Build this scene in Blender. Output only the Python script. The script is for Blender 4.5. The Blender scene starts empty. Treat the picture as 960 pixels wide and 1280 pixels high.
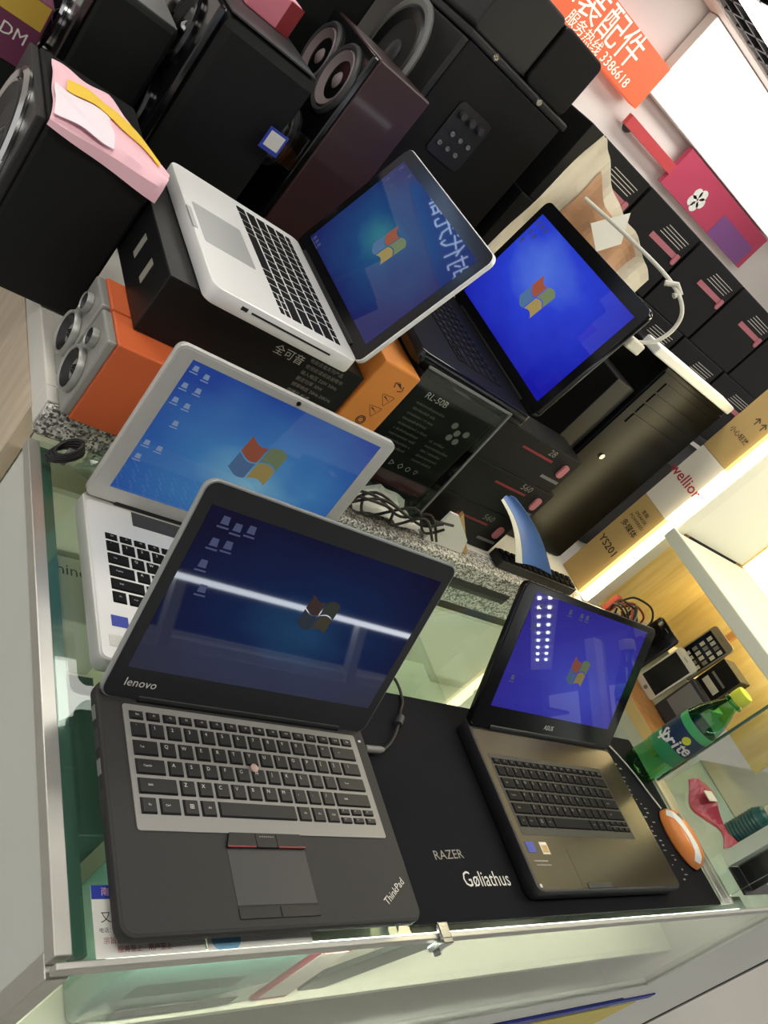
import bpy, bmesh, math, random
from mathutils import Vector, Matrix
random.seed(7)
S = bpy.context.scene
COL = S.collection
PI = math.pi

# ---------------------------------------------------------------- camera
FPX = 1031.85
ROW = ((0.704992, -0.307216, 0.639222), (0.280226, -0.707303, -0.648996), (0.651505, 0.636664, -0.412553))
CAM = Vector((-0.3182, -0.2209, 0.6152))
cd = bpy.data.cameras.new('camera'); cam = bpy.data.objects.new('camera', cd); COL.objects.link(cam)
cd.sensor_fit = 'VERTICAL'; cd.sensor_height = 36; cd.lens = FPX / 1280 * 36; cd.clip_start = .02; cd.clip_end = 60
rx, ry, rz_ = (Vector(r) for r in ROW)
m = Matrix((rx, -ry, -rz_)).transposed().to_4x4(); m.translation = CAM
cam.matrix_world = m
S.camera = cam

# ---------------------------------------------------------------- world, exposure
w = bpy.data.worlds.new('world'); S.world = w; w.use_nodes = True
bg = w.node_tree.nodes['Background']; bg.inputs[0].default_value = (1, .99, .97, 1); bg.inputs[1].default_value = .8
S.view_settings.view_transform = 'Standard'; S.view_settings.look = 'None'
S.view_settings.exposure = 0.0; S.view_settings.gamma = 1.0; S.view_settings.use_curve_mapping = False


# ---------------------------------------------------------------- helpers
def lin(c): return tuple(((v / 255) / 12.92 if v <= 10 else (((v / 255) + .055) / 1.055) ** 2.4) for v in c)


def mat(name, rgb, rough=.5, metal=0., spec=.5, coat=0., emit=None, es=0., noise=0., nscale=60., bump=0., bscale=300., alpha=1.):
    mt = bpy.data.materials.new(name); mt.use_nodes = True
    nt = mt.node_tree; b = nt.nodes['Principled BSDF']; L = nt.links
    col = (*lin(rgb), 1); b.inputs['Base Color'].default_value = col
    b.inputs['Roughness'].default_value = rough; b.inputs['Metallic'].default_value = metal
    b.inputs['Specular IOR Level'].default_value = spec; b.inputs['Coat Weight'].default_value = coat
    b.inputs['Coat Roughness'].default_value = .05; b.inputs['Alpha'].default_value = alpha
    if emit: b.inputs['Emission Color'].default_value = (*lin(emit), 1); b.inputs['Emission Strength'].default_value = es
    tc = nt.nodes.new('ShaderNodeTexCoord')
    if noise:
        n = nt.nodes.new('ShaderNodeTexNoise'); n.inputs['Scale'].default_value = nscale; n.inputs['Detail'].default_value = 5
        L.new(tc.outputs['Object'], n.inputs['Vector'])
        r = nt.nodes.new('ShaderNodeMapRange'); r.inputs[3].default_value = 1 - noise; r.inputs[4].default_value = 1 + noise
        L.new(n.outputs['Fac'], r.inputs[0])
        mx = nt.nodes.new('ShaderNodeVectorMath'); mx.operation = 'SCALE'; mx.inputs[0].default_value = col[:3]
        L.new(r.outputs[0], mx.inputs['Scale']); L.new(mx.outputs[0], b.inputs['Base Color'])
    if bump:
        n = nt.nodes.new('ShaderNodeTexNoise'); n.inputs['Scale'].default_value = bscale; n.inputs['Detail'].default_value = 3
        L.new(tc.outputs['Object'], n.inputs['Vector'])
        bp = nt.nodes.new('ShaderNodeBump'); bp.inputs['Strength'].default_value = bump; bp.inputs['Distance'].default_value = .002
        L.new(n.outputs['Fac'], bp.inputs['Height']); L.new(bp.outputs[0], b.inputs['Normal'])
    return mt


def glass(name, tint=(225, 242, 235), refl=.12, rough=.02):
    mt = bpy.data.materials.new(name); mt.use_nodes = True; nt = mt.node_tree; nt.nodes.clear(); L = nt.links
    o = nt.nodes.new('ShaderNodeOutputMaterial'); t = nt.nodes.new('ShaderNodeBsdfTransparent'); t.inputs[0].default_value = (*lin(tint), 1)
    g = nt.nodes.new('ShaderNodeBsdfGlossy'); g.inputs['Roughness'].default_value = rough
    lw = nt.nodes.new('ShaderNodeLayerWeight'); lw.inputs[0].default_value = .5
    f = nt.nodes.new('ShaderNodeMath'); f.operation = 'POWER'; f.inputs[1].default_value = 5; L.new(lw.outputs['Facing'], f.inputs[0])
    a = nt.nodes.new('ShaderNodeMath'); a.operation = 'MULTIPLY_ADD'; a.inputs[1].default_value = .9; a.inputs[2].default_value = refl * .5; a.use_clamp = True
    x = nt.nodes.new('ShaderNodeMixShader')
    L.new(f.outputs[0], a.inputs[0]); L.new(a.outputs[0], x.inputs[0]); L.new(t.outputs[0], x.inputs[1]); L.new(g.outputs[0], x.inputs[2]); L.new(x.outputs[0], o.inputs[0])
    return mt


def emis(name, rgb, s):
    return mat(name, (10, 10, 10), .4, emit=rgb, es=s)


def granite(name):
    mt = mat(name, (200, 198, 192), .35); nt = mt.node_tree; L = nt.links; b = nt.nodes['Principled BSDF']
    tc = nt.nodes.new('ShaderNodeTexCoord'); v = nt.nodes.new('ShaderNodeTexVoronoi'); v.inputs['Scale'].default_value = 330
    L.new(tc.outputs['Object'], v.inputs['Vector']); r = nt.nodes.new('ShaderNodeValToRGB')
    sp = nt.nodes.new('ShaderNodeSeparateColor'); L.new(v.outputs['Color'], sp.inputs[0]); L.new(sp.outputs[0], r.inputs[0])
    r.color_ramp.interpolation = 'CONSTANT'; e = r.color_ramp.elements
    e[0].color = (*lin((90, 88, 84)), 1); e[1].position = .3; e[1].color = (*lin((170, 168, 160)), 1)
    k = e.new(.65); k.color = (*lin((225, 223, 215)), 1)
    L.new(r.outputs[0], b.inputs['Base Color'])
    return mt


def wood(name, c1, c2, scale=(6, 6, .8)):
    mt = mat(name, c1, .45); nt = mt.node_tree; L = nt.links; b = nt.nodes['Principled BSDF']
    tc = nt.nodes.new('ShaderNodeTexCoord'); mp = nt.nodes.new('ShaderNodeMapping'); mp.inputs['Scale'].default_value = scale
    n = nt.nodes.new('ShaderNodeTexNoise'); n.inputs['Scale'].default_value = 9; n.inputs['Detail'].default_value = 6
    L.new(tc.outputs['Object'], mp.inputs[0]); L.new(mp.outputs[0], n.inputs['Vector'])
    r = nt.nodes.new('ShaderNodeValToRGB'); r.color_ramp.elements[0].color = (*lin(c1), 1); r.color_ramp.elements[1].color = (*lin(c2), 1)
    r.color_ramp.elements[0].position = .35; r.color_ramp.elements[1].position = .65
    L.new(n.outputs['Fac'], r.inputs[0]); L.new(r.outputs[0], b.inputs['Base Color'])
    return mt


def wallpaper(name, centre, glow, mid, edge, strength, rad=.75, rough=.07, spec=.5):
    """desktop picture of a lit LCD: a soft blue burst around `centre` (UV)"""
    mt = mat(name, (6, 6, 8), rough, spec=spec); nt = mt.node_tree; L = nt.links; b = nt.nodes['Principled BSDF']
    uv = nt.nodes.new('ShaderNodeUVMap'); d = nt.nodes.new('ShaderNodeVectorMath'); d.operation = 'DISTANCE'; d.inputs[1].default_value = (*centre, 0)
    n = nt.nodes.new('ShaderNodeTexNoise'); n.inputs['Scale'].default_value = 3.2; L.new(uv.outputs[0], n.inputs['Vector']); L.new(uv.outputs[0], d.inputs[0])
    a = nt.nodes.new('ShaderNodeMath'); a.operation = 'MULTIPLY_ADD'; a.inputs[1].default_value = .35; L.new(n.outputs['Fac'], a.inputs[0]); L.new(d.outputs['Value'], a.inputs[2])
    s = nt.nodes.new('ShaderNodeMath'); s.operation = 'DIVIDE'; s.inputs[1].default_value = rad + .17; L.new(a.outputs[0], s.inputs[0])
    r = nt.nodes.new('ShaderNodeValToRGB'); e = r.color_ramp.elements
    e[0].position = .18; e[0].color = (*lin(glow), 1); e[1].position = 1; e[1].color = (*lin(edge), 1); k = e.new(.5); k.color = (*lin(mid), 1)
    L.new(s.outputs[0], r.inputs[0]); L.new(r.outputs[0], b.inputs['Emission Color']); b.inputs['Emission Strength'].default_value = strength
    return mt


def link(name, data, parent=None, loc=(0, 0, 0)):
    o = bpy.data.objects.new(name, data); COL.objects.link(o); o.parent = parent; o.location = loc
    return o


def thing(name, label, cat, loc=(0, 0, 0), rotz=0., group=None):
    o = link(name, None, None, loc); o.rotation_euler = (0, 0, rotz); o.empty_display_size = .02
    return tag(o, label, cat, group)


def tag(o, label, cat, group=None):
    o['label'] = label; o['category'] = cat
    if group: o['group'] = group
    return o


def struct(o):
    o['kind'] = 'structure'
    return o


class MB:
    """collects shapes into one mesh"""
    def __init__(s): s.bm = bmesh.new(); s.uv = None

    def box(s, x0, x1, y0, y1, z0, z1, bev=0., seg=2):
        r = bmesh.ops.create_cube(s.bm, size=1.); vs = r['verts']
        for v in vs: v.co = Vector(((x0 + x1) / 2 + v.co.x * (x1 - x0), (y0 + y1) / 2 + v.co.y * (y1 - y0), (z0 + z1) / 2 + v.co.z * (z1 - z0)))
        if bev:
            es = list({e for v in vs for e in v.link_edges})
            bmesh.ops.bevel(s.bm, geom=es, offset=bev, segments=seg, profile=.5, affect='EDGES')
        return s

    def prism(s, pts, a0, a1, ax='z', bev=0.):
        """polygon pts (2D) extruded from a0 to a1 along ax"""
        f = {'z': lambda p, a: (p[0], p[1], a), 'y': lambda p, a: (p[0], a, p[1]), 'x': lambda p, a: (a, p[0], p[1])}[ax]
        n = len(pts); A = [s.bm.verts.new(f(p, a0)) for p in pts]; B = [s.bm.verts.new(f(p, a1)) for p in pts]
        F = [s.bm.faces.new(A), s.bm.faces.new(B[::-1])]
        for i in range(n): F.append(s.bm.faces.new((A[i], B[i], B[(i + 1) % n], A[(i + 1) % n])))
        bmesh.ops.recalc_face_normals(s.bm, faces=F)
        if bev:
            es = [e for fc in F[:2] for e in fc.edges]
            bmesh.ops.bevel(s.bm, geom=es, offset=bev, segments=2, profile=.5, affect='EDGES')
        return s

    def rslab(s, x0, x1, y0, y1, a0, a1, r, ax='z', bev=0., n=5):
        P = []
        for cx, cy, t in ((x1 - r, y1 - r, 0), (x0 + r, y1 - r, 1), (x0 + r, y0 + r, 2), (x1 - r, y0 + r, 3)):
            for i in range(n + 1):
                a = (t + i / n) * PI / 2; P.append((cx + r * math.cos(a), cy + r * math.sin(a)))
        return s.prism(P, a0, a1, ax, bev)

    def lathe(s, prof, c=(0, 0, 0), ax='z', seg=28, sx=1., sy=1.):
        """prof = [(radius, height)]; closed where radius is 0"""
        M = {'z': Matrix.Identity(3), '-x': Matrix(((0, 0, -1), (0, 1, 0), (1, 0, 0))), '-y': Matrix(((1, 0, 0), (0, 0, -1), (0, 1, 0))), 'y': Matrix(((1, 0, 0), (0, 0, 1), (0, -1, 0)))}[ax]
        c = Vector(c); rings = []
        for r, h in prof:
            if r < 1e-6: rings.append([s.bm.verts.new(c + M @ Vector((0, 0, h)))])
            else: rings.append([s.bm.verts.new(c + M @ Vector((sx * r * math.cos(2 * PI * i / seg), sy * r * math.sin(2 * PI * i / seg), h))) for i in range(seg)])
        for a, b in zip(rings, rings[1:]):
            for i in range(seg):
                j = (i + 1) % seg
                if len(a) == 1 and len(b) == 1: continue
                if len(a) == 1: s.bm.faces.new((a[0], b[j], b[i]))
                elif len(b) == 1: s.bm.faces.new((a[i], a[j], b[0]))
                else: s.bm.faces.new((a[i], a[j], b[j], b[i]))
        return s

    def tube(s, pts, r, seg=8, closed=False):
        pts = [Vector(p) for p in pts]; rings = []; n = len(pts); up = None
        for i, p in enumerate(pts):
            t = (pts[min(i + 1, n - 1)] - pts[max(i - 1, 0)]).normalized()
            if up is None: up = t.orthogonal().normalized()
            up = (up - t * up.dot(t)); up = up.normalized() if up.length > 1e-6 else t.orthogonal().normalized()
            q = t.cross(up); rr = r[i] if isinstance(r, (list, tuple)) else r
            rings.append([s.bm.verts.new(p + rr * (math.cos(2 * PI * k / seg) * up + math.sin(2 * PI * k / seg) * q)) for k in range(seg)])
        for a, b in zip(rings, rings[1:]):
            for k in range(seg): s.bm.faces.new((a[k], a[(k + 1) % seg], b[(k + 1) % seg], b[k]))
        s.bm.faces.new(rings[0][::-1]); s.bm.faces.new(rings[-1])
        return s

    def quad(s, *p, uv=False):
        vs = [s.bm.verts.new(q) for q in p]; f = s.bm.faces.new(vs)
        if uv:
            if not s.uv: s.uv = s.bm.loops.layers.uv.new('UVMap')
            for lp, c in zip(f.loops, ((0, 0), (1, 0), (1, 1), (0, 1))): lp[s.uv].uv = c
        return s

    def grid(s, fn, nu, nv, thick=0.):
        """surface fn(u,v) -> point, 0..1; made solid by `thick` along normals"""
        V = [[s.bm.verts.new(fn(i / nu, j / nv)) for j in range(nv + 1)] for i in range(nu + 1)]; F = []
        for i in range(nu):
            for j in range(nv): F.append(s.bm.faces.new((V[i][j], V[i + 1][j], V[i + 1][j + 1], V[i][j + 1])))
        if thick: bmesh.ops.recalc_face_normals(s.bm, faces=F); bmesh.ops.solidify(s.bm, geom=F, thickness=thick)
        return s

    def move(s, M): bmesh.ops.transform(s.bm, matrix=M, verts=s.bm.verts); return s

    def obj(s, name, mt, parent=None, smooth=False, loc=(0, 0, 0)):
        me = bpy.data.meshes.new(name); s.bm.to_mesh(me); s.bm.free()
        if mt: me.materials.append(mt)
        if smooth: me.shade_smooth()
        o = link(name, me, parent, loc)
        if smooth:
            try: me.set_sharp_from_angle(angle=math.radians(38))
            except Exception: pass
        return o


def bx(name, b, mt, parent=None, bev=0.): return MB().box(*b, bev).obj(name, mt, parent)


_tc = {}


def text(name, body, size, org, right, up, mt, parent=None, align='CENTER', ext=.00012, sx=1., bold=0.):
    key = (body, align, bold, mt.name)
    if key not in _tc:
        cu = bpy.data.curves.new('lettering', 'FONT'); cu.body = body; cu.size = 1; cu.align_x = align; cu.align_y = 'CENTER'; cu.resolution_u = 2; cu.offset = bold
        cu.materials.append(mt); _tc[key] = cu
    o = link(name, _tc[key], parent)
    R, U = Vector(right).normalized(), Vector(up).normalized(); N = R.cross(U); org = Vector(org) + N * .00025
    M = Matrix((R * size * sx, U * size, N)).transposed().to_4x4(); M.translation = org
    o.matrix_local = M
    return o


def flush_text():
    dg = bpy.context.evaluated_depsgraph_get(); cache = {}
    for o in [o for o in COL.objects if o.type == 'FONT']:
        if o.data not in cache:
            me = bpy.data.meshes.new_from_object(o.evaluated_get(dg)); me.name = 'lettering'
            cache[o.data] = me
        nm = o.name.split('.')[0]; p, ml = o.parent, o.matrix_local.copy(); lab = o.get('label'); me = cache[o.data]
        if not len(me.polygons): bpy.data.objects.remove(o); continue
        bpy.data.objects.remove(o)
        q = link(nm, me, p); q.matrix_local = ml
        if lab: q['label'] = lab


# ---------------------------------------------------------------- materials
M = dict(
    wall=mat('wall_white', (236, 228, 224), .6), floor=mat('tile_white', (206, 204, 196), .25, noise=.05, nscale=3),
    ceil=mat('ceiling_dark', (42, 42, 48), .7), soffit=mat('soffit_cream', (236, 222, 212), .6),
    alu=mat('aluminium', (188, 186, 178), .35, metal=.7, noise=.08, nscale=40), alu_white=mat('white_frame', (226, 226, 218), .4),
    green_edge=mat('glass_edge', (74, 104, 92), .15, spec=.6), glass=glass('counter_glass', (243, 250, 246), .09), clear=glass('clear_acrylic', (238, 242, 240), .1, .05),
    pane=glass('pane_glass', (246, 250, 247), .10),
    side=mat('side_panel', (206, 208, 200), .15, noise=.04, nscale=6), cream=mat('cream_panel', (226, 226, 204), .4, noise=.03, nscale=5),
    white=mat('white_paint', (232, 232, 226), .45), granite=granite('granite'), ledge_top=mat('ledge_white', (228, 224, 214), .3, noise=.05, nscale=20),
    palewood=wood('pale_wood', (206, 186, 160), (220, 202, 178)), amber=wood('amber_wood', (226, 196, 120), (238, 214, 150)), brown=wood('riser_wood', (190, 132, 72), (206, 150, 92)),
    black=mat('black_plastic', (22, 22, 23), .45), matte=mat('black_cabinet', (18, 19, 19), .6, spec=.25, noise=.12, nscale=30, bump=.15, bscale=500), gloss=mat('black_gloss', (14, 14, 15), .14), case=mat('case_dark', (12, 13, 12), .28, spec=.12, noise=.3, nscale=7),
    dgrey=mat('dark_grey', (52, 52, 54), .5), grey=mat('grey', (120, 120, 118), .5), chrome=mat('chrome', (190, 190, 190), .15, metal=1.),
    tp=mat('rubber_black', (50, 49, 48), .62, spec=.3, noise=.06, nscale=200, bump=.05, bscale=900), tpad=mat('trackpad', (60, 60, 59), .5, spec=.4), tpkey=mat('keycap_dark', (36, 35, 35), .45, spec=.3),
    skin=mat('keyboard_skin', (140, 138, 134), .4), legend=mat('legend_white', (215, 212, 206), .5), red=mat('red_trim', (140, 40, 44), .4), nub=mat('nub', (196, 168, 156), .6),
    silver=mat('silver_shell', (200, 199, 194), .38, metal=.35, noise=.02, nscale=80), silver_deck=mat('silver_deck', (222, 220, 216), .4, metal=.25), tprim=mat('lid_rim', (165, 168, 166), .35, metal=.5),
    kblack=mat('key_black', (17, 16, 17), .65, spec=.15), macalu=mat('laptop_aluminium', (236, 235, 232), .36, metal=.15), macpad=mat('aluminium_pad', (190, 191, 188), .32, metal=.3),
    bronze=mat('bronze_deck', (76, 66, 50), .22, metal=.55, noise=.06, nscale=15), blackmat=mat('cloth_mat', (25, 25, 29), .9, spec=.15, noise=.1, nscale=400, bump=.1, bscale=1500),
    orange=mat('orange_shell', (206, 98, 52), .5, noise=.03, nscale=30), orange_box=mat('orange_card', (224, 140, 58), .6, noise=.04, nscale=25), maroon=mat('maroon_wood', (56, 34, 36), .4, coat=.1, noise=.1, nscale=20),
    silverbaffle=mat('silver_baffle', (160, 160, 154), .4, metal=.4), cone=mat('cone_grey', (118, 106, 106), .6), conedark=mat('cone_dark', (30, 29, 30), .45),
    card=mat('black_card', (18, 18, 19), .42, spec=.3, noise=.12, nscale=18), carton=mat('brown_carton', (196, 164, 106), .75, noise=.05, nscale=35), whitecard=mat('white_card', (236, 228, 214), .6),
    pink=mat('pink_cloth', (246, 196, 206), .85, noise=.06, nscale=20, bump=.2, bscale=600), yellow=mat('yellow_cloth', (236, 196, 70), .85), clothwhite=mat('cloth_white', (240, 226, 232), .85),
    red_print=mat('red_print', (176, 40, 52), .5), pinkprint=mat('pink_print', (200, 120, 130), .5), white_print=mat('white_print', (220, 218, 210), .5), dim_print=mat('dim_print', (140, 136, 126), .5), black_print=mat('black_print', (38, 34, 30), .6), blue_print=mat('blue_print', (48, 66, 170), .5),
    bluesheet=mat('blue_sheet', (90, 130, 205), .4), paper=mat('paper', (238, 236, 226), .7), bag=mat('cream_bag', (238, 228, 204), .5, noise=.06, nscale=15), bagprint=mat('bag_print', (214, 168, 130), .6), cord=mat('white_cord', (214, 210, 196), .45), wire=mat('black_wire', (24, 20, 20), .5), wirered=mat('red_wire', (170, 60, 40), .5),
    cap=mat('bottle_cap', (204, 214, 60), .35), blabel=mat('bottle_label', (26, 52, 78), .35), blabelgreen=mat('bottle_label_green', (70, 170, 100), .35), teal=mat('teal_plastic', (40, 92, 96), .35), 
    packpink=mat('pink_pack', (180, 60, 84), .4), packteal=mat('teal_wrap', (120, 164, 150), .25, coat=.4, noise=.1, nscale=14), darkgreen=mat('dark_bracket', (52, 66, 58), .45),
    mouse=mat('mouse_orange', (232, 140, 66), .35), phone=mat('phone_black', (24, 24, 24), .15), phonewhite=mat('phone_white', (222, 216, 200), .3), phonegrey=mat('phone_grey', (150, 138, 116), .4),
    led=emis('led_warm', (255, 238, 186), 11.), tubelight=emis('tube_light', (255, 252, 244), 9.), lightbox=emis('lightbox', (255, 244, 240), 2.2), sign=mat('sign_orange', (226, 96, 58), .5, emit=(230, 96, 56), es=.45), signtext=emis('sign_letters', (255, 244, 220), 1.3),
    magenta=mat('magenta_poster', (186, 66, 96), .5), redposter=mat('red_poster', (196, 70, 74), .5), purple=mat('purple_poster', (130, 80, 140), .5),
)
mg = glass('bottle_green', (158, 220, 176), .14, .06); M['bottle'] = mg

# ---------------------------------------------------------------- the room
FZ = -.92
struct(bx('floor', (-4, 6, -4, 6, FZ - .05, FZ), M['floor']))
struct(bx('wall_back', (-3, 6, 3.2, 3.3, FZ, 2.4), M['wall']))
struct(bx('wall_right', (5.0, 5.1, -1.5, 3.2, FZ, 2.4), M['wall']))
cl = struct(bx('ceiling', (-3, 7, -4, 3.2, 1.50, 1.6), M['ceil']))
for i in range(26):
    x = 1.2 + i * .11; bx('lattice_bar', (x, x + .012, 1.9, 2.98, 1.455, 1.498), M['dgrey'], cl)
for i in range(13):
    y = 1.9 + i * .085; bx('lattice_bar', (1.2, 5, y, y + .012, 1.455, 1.498), M['dgrey'], cl)
# ceiling lamps; rear right one added to brighten the back wall
for i, (x, y) in enumerate(((-.6, .1), (1.2, .1), (-.6, 1.3), (1.2, 1.3), (3.0, 1.3), (3.0, .1), (1.0, 2.55), (2.7, 2.55))):
    lab = ['leftmost front', 'middle front', 'leftmost middle', 'centre', 'right middle', 'right front', 'rear left', 'added rear right'][i]
    t = thing('ceiling_lamp', 'white rectangular ceiling lamp, %s one of the ceiling' % lab, 'lamp', (x, y, 1.44), 0, 'ceiling lamps')
    bx('housing', (-.62, .62, -.17, .17, .02, .058), M['white'], t)
    bx('diffuser', (-.6, .6, -.15, .15, -.005, .02), M['tubelight'], t)

# ---------------------------------------------------------------- glass counter
CX = 1.39; CY = .595
ct = thing('display_counter', 'long glass-topped display counter with aluminium edges under the laptops', 'counter', (0, 0, FZ))
h = -FZ


def cpart(n, b, mt, bev=0.): return bx(n, (b[0], b[1], b[2], b[3], b[4] + h, b[5] + h), mt, ct, bev)


cpart('top_pane', (.012, CX, .0042, CY, -.008, 0), M['glass'])
cpart('edge_trim', (-.002, CX, -.002, .004, -.012, -.0005), M['alu'], .001)
cpart('edge_trim', (-.003, .0115, .008, CY, -.016, -.0005), M['alu'], .001)
cpart('glass_edge', (.012, .027, .01, CY, -.022, -.0085), M['green_edge'])
cpart('front_pane', (.03, CX, .001, .006, -.34, -.017), M['pane'])
cpart('side_pane', (.001, .008, .02, CY, -.62, -.017), M['side'])
cpart('corner_post', (-.003, .016, -.002, .018, -.9, -.017), M['alu'], .001)
cpart('shelf', (.03, CX - .01, .03, CY, -.26, -.25), M['cream'])
cpart('back_panel', (.02, CX, CY - .012, CY - .002, -.62, -.06), M['cream'])
cpart('shelf_front', (.016, 1.5, -.002, .012, -.40, -.34), M['alu_white'], .002)
cpart('blue_strip', (.016, 1.52, -.006, .01, -.425, -.405), M['blue_print'])
cpart('plinth', (.016, CX, .012, CY, -.92, -.425), M['white'])
cpart('yellow_poster', (.9, 1.5, -.004, -.0012, -.62, -.445), mat('poster_yellow', (226, 206, 96), .5, noise=.15, nscale=8))
cpart('kick_panel', (.016, 1.5, -.001, .011, -.9, -.43), M['cream'])
cpart('inner_divider', (.613, .620, .07, CY - .01, -.25, -.01), M['pane'])
cpart('end_post', (CX, CX + .52, -.003, .3, -.9, -.004), M['alu_white'], .003)
cpart('end_top', (CX + .002, CX + .518, .0, .3, -.0038, -.001), mat('end_top_grey', (150, 150, 128), .3))
cpart('end_seam', (CX + .53, CX + .56, -.004, .3, -.9, -.004), M['black'])
cpart('rail', (1.118, 1.142, .012, .235, .0002, .006), M['alu'], .001)
cpart('rail', (1.147, 1.158, .012, .235, .0002, .004), M['alu'], .001)

# partition pane standing on the rail
t = thing('partition_pane', 'upright clear glass partition on the rail beside the green bottle', 'glass panel', (1.13, .02, .0065))
bx('pane', (-.003, .003, 0, .21, 0, .33), M['pane'], t); bx('edge', (-.0035, .0035, .2105, .214, 0, .33), M['green_edge'], t)

# ---------------------------------------------------------------- stone ledge behind the counter
LZ = .045
lg = thing('stone_ledge', 'white stone ledge with speckled granite front edge behind the glass counter', 'ledge', (0, .6, FZ))
MB().box(-.0, 2.4, .048, 1.0, h + .005, h + LZ, .002).obj('ledge_top', M['ledge_top'], lg)
MB().box(.0, .40, .0, .016, h + .002, h + LZ + .0005, .004).obj('granite_edge', M['granite'], lg)
MB().box(.4005, 1.16, .0, .0475, h + .002, h + LZ + .0005, .004).obj('granite_edge', M['granite'], lg)
MB().box(.4005, 1.16, .0, .0475, h - .05, h + .0015, .002).obj('granite_skirt', M['granite'], lg)
MB().box(.0, .40, .0165, .0475, h + .005, h + LZ, .001).obj('ledge_strip', M['ledge_top'], lg)
bx('slot', (.70, .93, -.003, -.0002, h - .012, h + .010), M['black'], lg)
bx('side_panel', (.0, .02, .05, 1.0, 0, h + .004), M['palewood'], lg)
bx('back_carcass', (.022, 2.4, .05, .98, 0, h + .003), M['cream'], lg)

# ---------------------------------------------------------------- laptops
_km = {}


def keymesh(w_, h_, mt, ht):
    k = (round(w_, 4), round(h_, 4), mt.name)
    if k not in _km:
        b = bmesh.new(); i = min(.0012, h_ * .16)
        A = [b.verts.new((sx * w_ / 2, sy * h_ / 2, 0)) for sx, sy in ((-1, -1), (1, -1), (1, 1), (-1, 1))]
        B = [b.verts.new((sx * (w_ / 2 - i), sy * (h_ / 2 - i), ht)) for sx, sy in ((-1, -1), (1, -1), (1, 1), (-1, 1))]
        b.faces.new(B)
        for q in range(4): b.faces.new((A[q], A[(q + 1) % 4], B[(q + 1) % 4], B[q]))
        me = bpy.data.meshes.new('key'); b.to_mesh(me); b.free(); me.materials.append(mt); _km[k] = me
    return _km[k]


FN = ['Esc', 'F1', 'F2', 'F3', 'F4', 'F5', 'F6', 'F7', 'F8', 'F9', 'F10', 'F11', 'F12', 'Hm', 'End', 'Del']
ROWS = [
    [(c, 1) for c in '`1234567890-='] + [('<--', 2)],
    [('Tab', 1.5)] + [(c, 1) for c in 'QWERTYUIOP[]'] + [('\\', 1.5)],
    [('CapsLk', 1.75)] + [(c, 1) for c in "ASDFGHJKL;'"] + [('Enter', 2.25)],
    [('Shift', 2.25)] + [(c, 1) for c in 'ZXCVBNM,./'] + [('Shift', 2.75)],
    [('Fn', 1), ('Ctrl', 1.25), ('#', 1), ('Alt', 1), ('', 5), ('Alt', 1), ('Prt', 1), ('Ctrl', 1)],
]


def keyboard(par, xs, yq, u, z, mt, lm, ht=.0018, legends=True, gap=.0026, v=None, lsize=.0052):
    """15 units wide from xs; yq = centre line of the QWERTY row"""
    v = v or u

    def key(cx, cy, w_, h_, s):
        k = link('key', keymesh(w_, h_, mt, ht), par, (cx, cy, z))
        if legends and s:
            if s == '#':
                for i in (-1, 1):
                    for j in (-1, 1): pass
                text('legend', '\u229e', lsize * 1.2, (0, 0, ht), (1, 0, 0), (0, 1, 0), lm, k)
            else:
                one = len(s) == 1
                text('legend', s, lsize if one else lsize * .55, (-.2 * w_ if one else -.28 * w_ if w_ > u else 0, .14 * h_ if one else 0, ht), (1, 0, 0), (0, 1, 0), lm, k, 'CENTER' if one or w_ <= u else 'LEFT')
    n = len(FN); fw = 15 * u / n
    for i, s in enumerate(FN): key(xs + (i + .5) * fw, yq + 1.82 * v, fw - gap, v * .6 - gap * .6, s)
    for r, row in enumerate(ROWS):
        x = xs
        for s, wd in row:
            key(x + wd * u / 2, yq + (1 - r) * v, wd * u - gap, v - gap, s); x += wd * u
    for i in range(3):
        for j in (0, 1): key(x + (i + .5) * (xs + 15 * u - x) / 3, yq - 3 * v + (.25 if j else -.25) * v, (xs + 15 * u - x) / 3 - gap, v / 2 - gap * .7, '-')


def flag(name, par, cx, cz, s, cols, y=-.0009):
    """four-colour waving flag mark on the desktop, in lid space (x, z)"""
    def wv(t): return .16 * math.sin(t * PI * 1.1 - .3)
    for k, (i, j) in enumerate(((0, 1), (1, 1), (0, 0), (1, 0))):
        b = MB(); N = 6
        x0 = -1 + i * 1.04; z0 = -1 + j * 1.04
        for a in range(N):
            xa, xb = x0 + .96 * a / N, x0 + .96 * (a + 1) / N
            P = [(xa, z0), (xb, z0), (xb, z0 + .96), (xa, z0 + .96)]
            b.quad(*[((cx + s * (p[0] + .08 * p[1])), y, cz + s * (.85 * p[1] + wv(p[0]) - .1 * p[0])) for p in P])
        b.obj(name, cols[k], par)


def icons(par, pts, s, mt, y=-.0009):
    for x, z in pts:
        b = MB()
        b.quad((x - s, y, z - s * .8), (x + s, y, z - s * .8), (x + s * .7, y, z + s), (x - s * .9, y, z + s))
        b.quad((x - s * 1.4, y, z - s * 1.7), (x + s * 1.4, y, z - s * 1.7), (x + s * 1.4, y, z - s * 1.3), (x - s * 1.4, y, z - s * 1.3))
        b.obj('desktop_icon', mt, par)


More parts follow.
